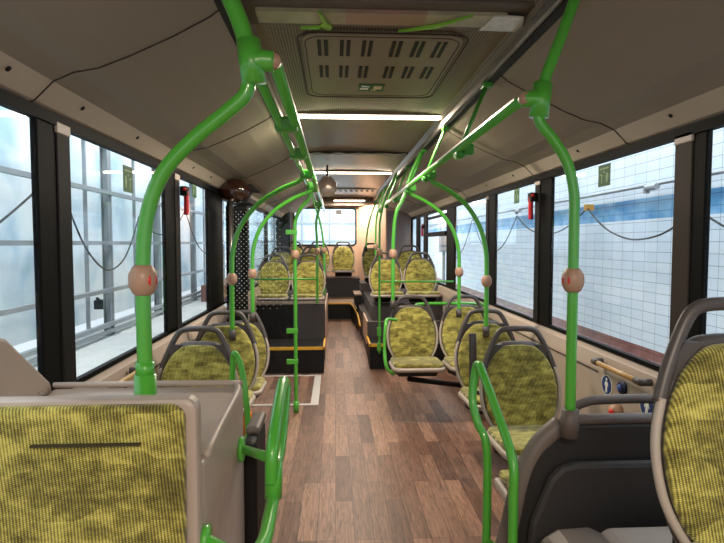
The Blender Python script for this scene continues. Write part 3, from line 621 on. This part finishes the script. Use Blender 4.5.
# wall rails with stickers and buttons
def wallrail(x, s, y0, y1, lab):
    t = thing('wall_handrail', lab, 'handrail', (x, y0, .84), 0)
    b = B(); tube(b, [(s*.045, 0, 0), (s*.045, y1-y0, 0)], .012, 10, smooth=False); link('grip', b, mat('brass_rail', (176, 136, 80), .35) if 'brass_rail' not in MATS else MATS['brass_rail'], t, True)
    for y in (0, y1-y0):
        b = B(); tube(b, [(0, y, 0), (s*.045, y, 0), (s*.045, y+(.04 if y else -.04)*-1, 0)], .016, 10, smooth=False); link('end_bracket', b, dkgrey, t, True)
wallrail(XR-.05, -1, 2.15, 2.56, 'golden wall handrail under the nearest right window')
wallrail(XL+.05, 1, 2.12, 2.48, 'golden wall handrail under the second left window')
def pictogram(x, y, z, r, lab, s=-1):
    t = thing('wall_sticker', lab, 'sticker', (x, y, z), 0, 'round pedestrian stickers')
    b = B(); lathe(b, [(0, 0), (r, 0), (r, .002), (0, .002)], 28, Matrix.Rotation(s*PI/2, 4, 'Y')); link('white_border', b, whitem, t)
    b = B(); lathe(b, [(0, .002), (r*.9, .002), (r*.9, .003), (0, .003)], 28, Matrix.Rotation(s*PI/2, 4, 'Y')); link('disc', b, bluem, t)
    b = B(); xx = s*.0032
    k = r/.05
    def pp(pts): prism(b, [(p[0]*k, p[1]*k) for p in pts], xx, xx+s*.0006)
    pp([(.008*math.cos(a*PI/6), .028+.008*math.sin(a*PI/6)) for a in range(12)])
    pp([(-.012, .016), (.012, .016), (.018, -.004), (.013, -.006), (.008, .006), (.008, -.036), (.002, -.036), (0, -.012), (-.002, -.036), (-.008, -.036), (-.008, .006), (-.013, -.006), (-.018, -.004)])
    link('figure', b, whitem, t)
pictogram(XR-.051, 2.508, .733, .05, 'round blue sticker with white pedestrian, left one below the right wall handrail')
pictogram(XR-.051, 2.17, .73, .055, 'round blue sticker with white pedestrian, partly hidden behind the near right seat')
t = thing('wall_button', 'dark blue push button below the right wall handrail', 'button', (XR-.05, 2.36, .76))
b = B(); lathe(b, [(.03, 0), (.03, .015), (.024, .02), (0, .02)], 20, Matrix.Rotation(-PI/2, 4, 'Y')); link('housing', b, mat('navy', (22, 30, 62), .4), t, True)
b = B(); lathe(b, [(.016, .02), (.014, .026), (0, .028)], 16, Matrix.Rotation(-PI/2, 4, 'Y')); link('cap', b, mat('blue_cap', (60, 90, 170), .3), t, True)
t = thing('wall_button', 'tan and red stop button low on the right wall', 'button', (XR-.05, 2.385, .64))
b = B(); lathe(b, [(.032, 0), (.035, .02), (.028, .045), (0, .052)], 20, Matrix.Rotation(-PI/2, 4, 'Y')); link('housing', b, ballm, t, True)
b = B(); lathe(b, [(.018, .045), (.016, .054), (0, .056)], 16, Matrix.Translation((0, -.012, .0)) @ Matrix.Rotation(-PI/2, 4, 'Y')); link('cap', b, redm, t, True)

# window stickers and emergency hammers
def winsticker(x, s, y, z, w_, h_, lab):
    t = thing('window_sticker', lab, 'sticker', (x+s*.008, y, z), 0, 'green window stickers')
    b = B(); box(b, 0, s*.002, -w_/2, w_/2, -h_/2, h_/2); link('sheet', b, greens, t)
    b = B()
    for z0 in (.32,): box(b, s*.002, s*.003, -w_*.36, w_*.36, h_*z0-.004, h_*z0+.004)
    def pp(pts): prism(b, [(p[0]*w_, p[1]*h_) for p in pts], s*.002, s*.003)
    pp([(-.30, -.35), (-.22, -.35), (-.14, -.1), (-.2, .1), (-.34, .1), (-.38, -.1)])
    pp([(.10, -.05), (.36, .05), (.36, .1), (.1, .02)]); pp([(.15, -.35), (.22, -.35), (.24, -.0), (.18, .0)])
    pp([(-.05, .12), (.05, .12), (.05, .2), (-.05, .2)])
    link('pictogram', b, mat('pale_green_print', (126, 160, 120), .5) if 'pale_green_print' not in MATS else MATS['pale_green_print'], t)
winsticker(XL, 1, 2.616, 1.735, .115, .125, 'green pictogram sticker on the second left window')
winsticker(XL, 1, 3.823, 1.80, .11, .10, 'green pictogram sticker on the left window past the red hammer')
winsticker(XR, -1, 2.666, 1.775, .12, .11, 'green pictogram sticker on the large right window')
winsticker(XR, -1, 3.974, 1.79, .11, .12, 'green pictogram sticker on the right window past the red hammer')
def hammer(x, s, y, z, lab):
    t = thing('emergency_hammer', lab, 'hammer', (x+s*.05, y, z), 0, 'red emergency hammers')
    b = B(); box(b, *sorted((-s*.01, s*.035)), -.035, .03, .03, .09); link('holder', b, black, t, bevel=.006)
    b = B(); tube(b, [(s*.02, 0, -.09), (s*.022, 0, .0), (s*.02, 0, .06)], .014, 10, sx=1.2); link('handle', b, redh, t, True)
    b = B(); tube(b, [(s*.02, -.04, .07), (s*.02, .035, .07)], .012, 10, smooth=False); link('head', b, redh, t, True)
hammer(XL-.02, 1, 3.46, 1.70, 'red emergency hammer on the black left pillar')
hammer(XR+.015, -1, 3.555, 1.68, 'red emergency hammer on the black right pillar')
hammer(XR, -1, 7.95, 1.62, 'far emergency hammer near the opening window on the right')
# cove screws
k = 0
for s, ys in ((-1, (1.6, 2.05, 2.6, 3.6, 4.1)), (1, (2.05, 2.85, 3.9, 4.6))):
    for y in ys:
        z = 1.93; x = XC+s*1.128
        d = Vector((-s*.7, 0, -.7)); q = d.to_track_quat('Z', 'Y').to_matrix().to_4x4()
        b = B(); lathe(b, [(.009, 0), (.009, .003), (.005, .004), (0, .004)], 10, Matrix.Translation((x, y, z)) @ q)
        tag(link('panel_screw', b, black), 'small dark screw in the %s window cove' % ('left' if s < 0 else 'right'), 'screw', 'screws of the %s cove' % ('left' if s < 0 else 'right')); k += 1

# ------------------------------------------------------------------ ceiling fittings
def lamp(y, x0, x1, z, lab, power):
    t = thing('ceiling_light', lab, 'light', ((x0+x1)/2, y, z), 0, 'lit ceiling light strips')
    hw = (x1-x0)/2
    b = B(); box(b, -hw, hw, -.045, .045, 0.0, .03); link('housing', b, cpanel, t)
    b = B(); prism(b, rrect(-hw+.01, hw-.01, -.028, .028, .02), -.012, .0, 'z'); link('diffuser', b, lampm, t)
    l = area('strip_light', (0, 0, -.02), (hw*1.9, .05), power, (1, .86, .70)); l.parent = t
lamp(3.53, XC-.47, XC+.52, 2.262, 'lit white light strip across the ceiling behind the roof hatch', 36)
lamp(6.32, XC-.45, XC+.49, 2.262, 'lit light strip across the ceiling farther back', 30)
lamp(9.7, XC-.22, XC+.36, 2.205, 'short lit light strip at the rear end of the ceiling', 24)
lamp(-.9, XC-.47, XC+.52, 2.262, 'lit light strip across the ceiling at the front of the bus', 50)
# unlit strip wrapped in film
t = thing('ceiling_light', 'unlit ceiling light strip with peeling protective film', 'light', (XC, 1.975, 2.258), 0)
b = B(); box(b, -.52, .54, -.115, .105, 0, .03); link('housing', b, mat('dark_housing', (88, 78, 68), .45), t, bevel=.006)
b = B(); box(b, -.47, -.15, -.05, .05, -.014, .0); link('film', b, film, t)
b = B(); box(b, -.15, .14, -.05, .05, -.014, .0); link('film', b, filmpink, t)
b = B(); box(b, .14, .43, -.05, .05, -.014, .0); link('film', b, film, t)
b = B(); prism(b, [(.36, .07), (.50, .075), (.515, .03), (.49, -.05), (.43, -.055), (.38, -.05)], -.018, -.012, 'z'); link('torn_film', b, filmwhite, t)
for pts in ([(-.25, .07), (-.235, .02), (-.25, -.08), (-.235, -.05), (-.22, .02), (-.2, .06), (-.21, .08)], [(.05, .085), (.14, .045), (.22, .0), (.30, -.07), (.23, .0), (.19, .045), (.12, .065)], [(-.32, .07), (-.24, .055), (-.21, .065), (-.24, .072)]):
    b = B(); prism(b, pts, -.026, -.016, 'z'); link('film_shred', b, filmgreen, t)
# roof hatch grille
t = thing('roof_hatch', 'square perforated roof hatch with twelve double vent slots', 'hatch', (.2, 2.6, 2.266), 0)
b = B(); prism(b, rrect(-.335, .335, -.44, .45, .07), -.006, .02, 'z'); link('cover', b, perf, t, bevel=.004)
for r0, rr in ((.352, .003), (.322, .0025)):
    b = B(); tube(b, [(x, y, -.006) for x, y in rrect(-r0, r0, -r0*1.3, r0*1.32, .075)], rr, 6, smooth=False, closed=True); link('groove', b, seamm, t)
for cy, hl in ((-.29, .09), (.02, .085)):
    for cx in (-.25, -.155, -.062, .062, .155, .248):
        b = B()
        for dx in (-.014, .014): box(b, cx+dx-.008, cx+dx+.008, cy-hl, cy+hl, -.0085, -.006)
        v = link('vent_slot', b, black, t)
t2 = thing('ceiling_sign', 'green and white emergency sign on the roof hatch', 'sign', (.195, 2.87, 2.2585))
b = B(); box(b, -.068, .068, -.062, .062, -.003, 0); link('plate', b, greens, t2)
b = B(); box(b, -.06, -.015, .0, .03, -.004, -.003); prism(b, [(-.055, -.04), (-.01, -.03), (-.01, -.015), (-.05, -.02)], -.004, -.003, 'z'); link('hand_pictogram', b, whitem, t2)
b = B(); box(b, .012, .055, -.035, .02, -.004, -.003); prism(b, [(.0, .03), (.03, .03), (.03, .045), (.0, .045)], -.004, -.003, 'z'); link('arrow_pictogram', b, mat('sign_cream', (214, 200, 160), .5), t2)
# joint with film remains
t = thing('ceiling_joint', 'dark joint strip with torn film across the ceiling between two light strips', 'joint strip', (XC, 5.0, 2.262))
b = B(); box(b, -.47, .49, -.03, .03, -.004, .02); link('strip', b, seamm, t)
b = B()
pts = [(-.46+.055*i, -.035+.012*math.sin(i*2.1), -.006-.004*math.cos(i*1.7)) for i in range(18)]
tube(b, pts, .006, 6, 3); link('film_edge', b, filmwhite, t)
t = thing('ceiling_grille', 'small slotted air grille in the rear ceiling', 'vent', (.33, 8.5, 2.266))
b = B(); box(b, -.32, .32, -.2, .2, -.004, .02); link('frame', b, track, t)
for i in range(7):
    b = B(); prism(b, [(-.27+i*.085, -.14), (-.23+i*.085, -.14), (-.21+i*.085, .14), (-.25+i*.085, .14)], -.007, -.004, 'z'); link('vent_slot', b, black, t)

# ------------------------------------------------------------------ door area
t = thing('folding_door', 'black framed glazed folding door on the left behind the glass screen', 'door', (XL-.03, 5.275, 0))
for y0 in (-.52, .005):
    b = B()
    for a in ((0, .045), (.47, .515)): box(b, -.02, .02, y0+a[0], y0+a[1], 0, 2.0)
    for a in ((0, .12), (1.93, 2.0)): box(b, -.02, .02, y0, y0+.515, a[0], a[1])
    f = link('leaf', b, blackm, t); b = B(); box(b, -.004, .004, y0+.045, y0+.47, .12, 1.93); link('pane', b, glass, f)
b = B(); box(b, XL-.06, XL+.16, 4.76, 5.79, 1.83, 1.88); struct('trim_62', b, blackm)
t = thing('glass_screen', 'clear draught screen with dotted print between seat and doorway on the left', 'screen', (0, 4.62, 0))
b = B(); box(b, -.94, -.74, -.004, .004, .86, 1.70); link('dotted_panel', b, dotglass, t); b = B(); box(b, -.74, -.46, -.004, .004, .86, 1.70); link('dotted_panel', b, dotglass2, t)
b = B(); box(b, -.46, -.40, -.004, .004, .3, 1.70); box(b, -.94, -.46, -.004, .004, .3, .86); link('clear_panel', b, glass, t)
b = B(); box(b, -.94, -.76, .02, .03, .3, 1.75); link('dark_backing', b, black, t)
t = thing('door_stanchion', 'silver vertical tube under the brown dome by the doors', 'pole', (-.885, 4.565, 0))
b = B(); tube(b, [(0, 0, .3), (0, 0, 1.82)], .024, 16, smooth=False); link('tube', b, silver, t, True)
t = thing('dome_mirror', 'dark brown glossy dome mirror over the left doorway', 'mirror', (-.85, 4.60, 1.875))
b = B(); bmesh.ops.create_uvsphere(b, u_segments=24, v_segments=14, radius=1); bmesh.ops.scale(b, vec=(.14, .11, .10), verts=b.verts); link('dome', b, dome, t, True)
b = B(); prism(b, [(.05, .07), (.14, .055), (.23, -.02), (.14, -.015), (.1, -.1), (.02, -.08)], -.03, .05, 'y'); link('housing', b, black, t, bevel=.01)
t = thing('convex_mirror', 'white rimmed octagonal mirror hanging from the ceiling over the aisle', 'mirror', (-.08, 5.7, 2.03))
O8 = [(.105*math.cos(PI/8+k*PI/4)*.95, .11*math.sin(PI/8+k*PI/4)) for k in range(8)]
b = B(); prism(b, O8, 0, .03, 'y'); link('housing', b, dkgrey, t)
b = B(); tube(b, [(x, 0, z) for x, z in O8], .008, 8, smooth=False, closed=True); link('rim', b, rimgrey, t, True)
b = B(); V1 = [b.verts.new((x*.95, -.002, z*.95)) for x, z in O8]; V2 = [b.verts.new((x*.5, -.02, z*.5)) for x, z in O8]; c0 = b.verts.new((0, -.025, 0))
for i in range(8): b.faces.new((V1[i], V1[(i+1) % 8], V2[(i+1) % 8], V2[i])); b.faces.new((V2[i], V2[(i+1) % 8], c0))
link('mirror_face', b, mirror, t, True)
b = B(); tube(b, [(0, .02, .1), (0, .02, .23)], .012, 8, smooth=False); link('stem', b, dkgrey, t)
t = thing('hall_end_frame', 'thin grey window grid of the hall wall seen through the rear window', 'frame', (0, 19.45, 0))
for x in (-2.2, -1.2, -.2, .8, 1.8):
    b = B(); box(b, x-.03, x+.03, -.03, .03, -.4, 3.4); link('mullion', b, steel, t)
for z in (.6, 1.5, 2.15, 2.8):
    b = B(); box(b, -2.85, 2.85, -.04, -.031, z-.03, z+.03); link('transom', b, steel, t)
# wheelchair ramp plate in the floor
t = thing('floor_ramp', 'folding floor ramp with silver edge frame by the doorway', 'ramp', (-.55, 5.13, 0))
b = B(); box(b, -.40, .38, -.5, .52, .001, .006); link('plate', b, plank, t)
b = B()
for a in ((-.40, .40, -.52, -.48), (-.40, .40, .50, .54), (.33, .40, -.48, .5)): box(b, *a, .001, .009)
link('edge_frame', b, mat('pale_aluminium', (206, 200, 194), .45, metal=.2), t)
b = B(); box(b, .14, .19, -.1, .14, .006, .011); link('handle_plate', b, silver, t)

# ------------------------------------------------------------------ raised rear platforms
t = thing('seat_platform', 'left raised platform with yellow edged step and dark grey box', 'platform', (0, 0, 0))
b = B(); box(b, XL+.06, -.125, 5.78, 6.36, 0, .285); link('step', b, black, t)
b = B(); box(b, XL+.06, -.12, 5.765, 5.785, .262, .292); box(b, -.135, -.115, 5.765, 6.32, .262, .292); link('step_edge', b, yellow, t)
b = B(); box(b, XL+.06, -.49, 6.36, 8.6, 0, .62); box(b, XL+.06, -.49, 6.325, 6.355, 0, .70); link('black_box', b, black, t)
b = B(); box(b, -.49, -.137, 6.34, 8.6, 0, .62); box(b, -.49, -.12, 6.325, 6.345, .0, .70); link('grey_box', b, charcoal, t)
b = B(); box(b, XL+.06, -.12, 6.325, 6.345, .69, .735); link('box_edge', b, greyp, t)
b = B(); box(b, -.137, -.118, 6.35, 8.6, .0, .62); link('side_trim', b, beige, t)
t = thing('seat_platform', 'right raised platform with yellow edged step beside the aisle', 'platform', (0, 0, 0))
b = B(); prism(b, [(.39, 5.9), (XR-.06, 5.9), (XR-.06, 6.4), (.39, 6.4)], 0, .29, 'z'); link('step', b, black, t)
b = B(); box(b, .388, .57, 5.885, 5.905, .265, .297); box(b, .38, .40, 5.885, 6.4, .265, .297); link('step_edge', b, yellow, t)
b = B(); prism(b, [(.39, 6.4), (XR-.06, 6.4), (XR-.06, 9.4), (.36, 9.4), (.36, 7.6), (.39, 7.2)], 0, .47, 'z'); link('deck', b, charcoal, t)
b = B(); box(b, .45, XR-.06, 6.5, 9.2, .47, .65); box(b, .42, 1.0, 8.5, 9.2, .475, .78); link('seat_box', b, charcoal, t)
b = B(); box(b, .38, .40, 6.4, 7.2, .2, .48); link('side_trim', b, beige, t)
t = thing('rear_step', 'dark step with yellow edge at the end of the aisle', 'step', (0, 0, 0))
b = B(); prism(b, [(-.115, 8.65), (.26, 8.65), (.30, 8.2), (.325, 7.8), (.325, 9.62), (-.115, 9.62)], .0, .44, 'z'); link('riser', b, black, t)
b = B(); prism(b, [(-.115, 8.65), (.26, 8.65), (.30, 8.2), (.325, 7.8), (.325, 9.62), (-.115, 9.62)], .44, .452, 'z'); link('tread', b, darkwood, t)
b = B(); tube(b, [(-.115, 8.64, .44), (.22, 8.64, .44), (.255, 8.58, .44), (.30, 8.2, .42), (.335, 7.7, .36), (.345, 7.3, .28)], .014, 8, 5); link('step_edge', b, yellow, t, True)
b = B(); box(b, XL+.06, .45, 9.63, 10.19, .0, .79); t = tag(link('bench_base', b, charcoal), 'charcoal carpeted base under the rear seats', 'bench base')
b = B(); box(b, -.945, -.14, 8.61, 9.61, 0, .6); tag(link('bench_base', b, charcoal), 'charcoal box under the last seats on the left side', 'bench base')
t = thing('step_box', 'small box with tan top beside the aisle in front of the rear seats', 'box', (.40, 8.55, .473))
b = B(); box(b, -.09, .01, -.3, .3, 0, .14); link('body', b, black, t)
b = B(); box(b, -.10, .015, -.31, .3, .14, .16); link('lid', b, darkwood, t)
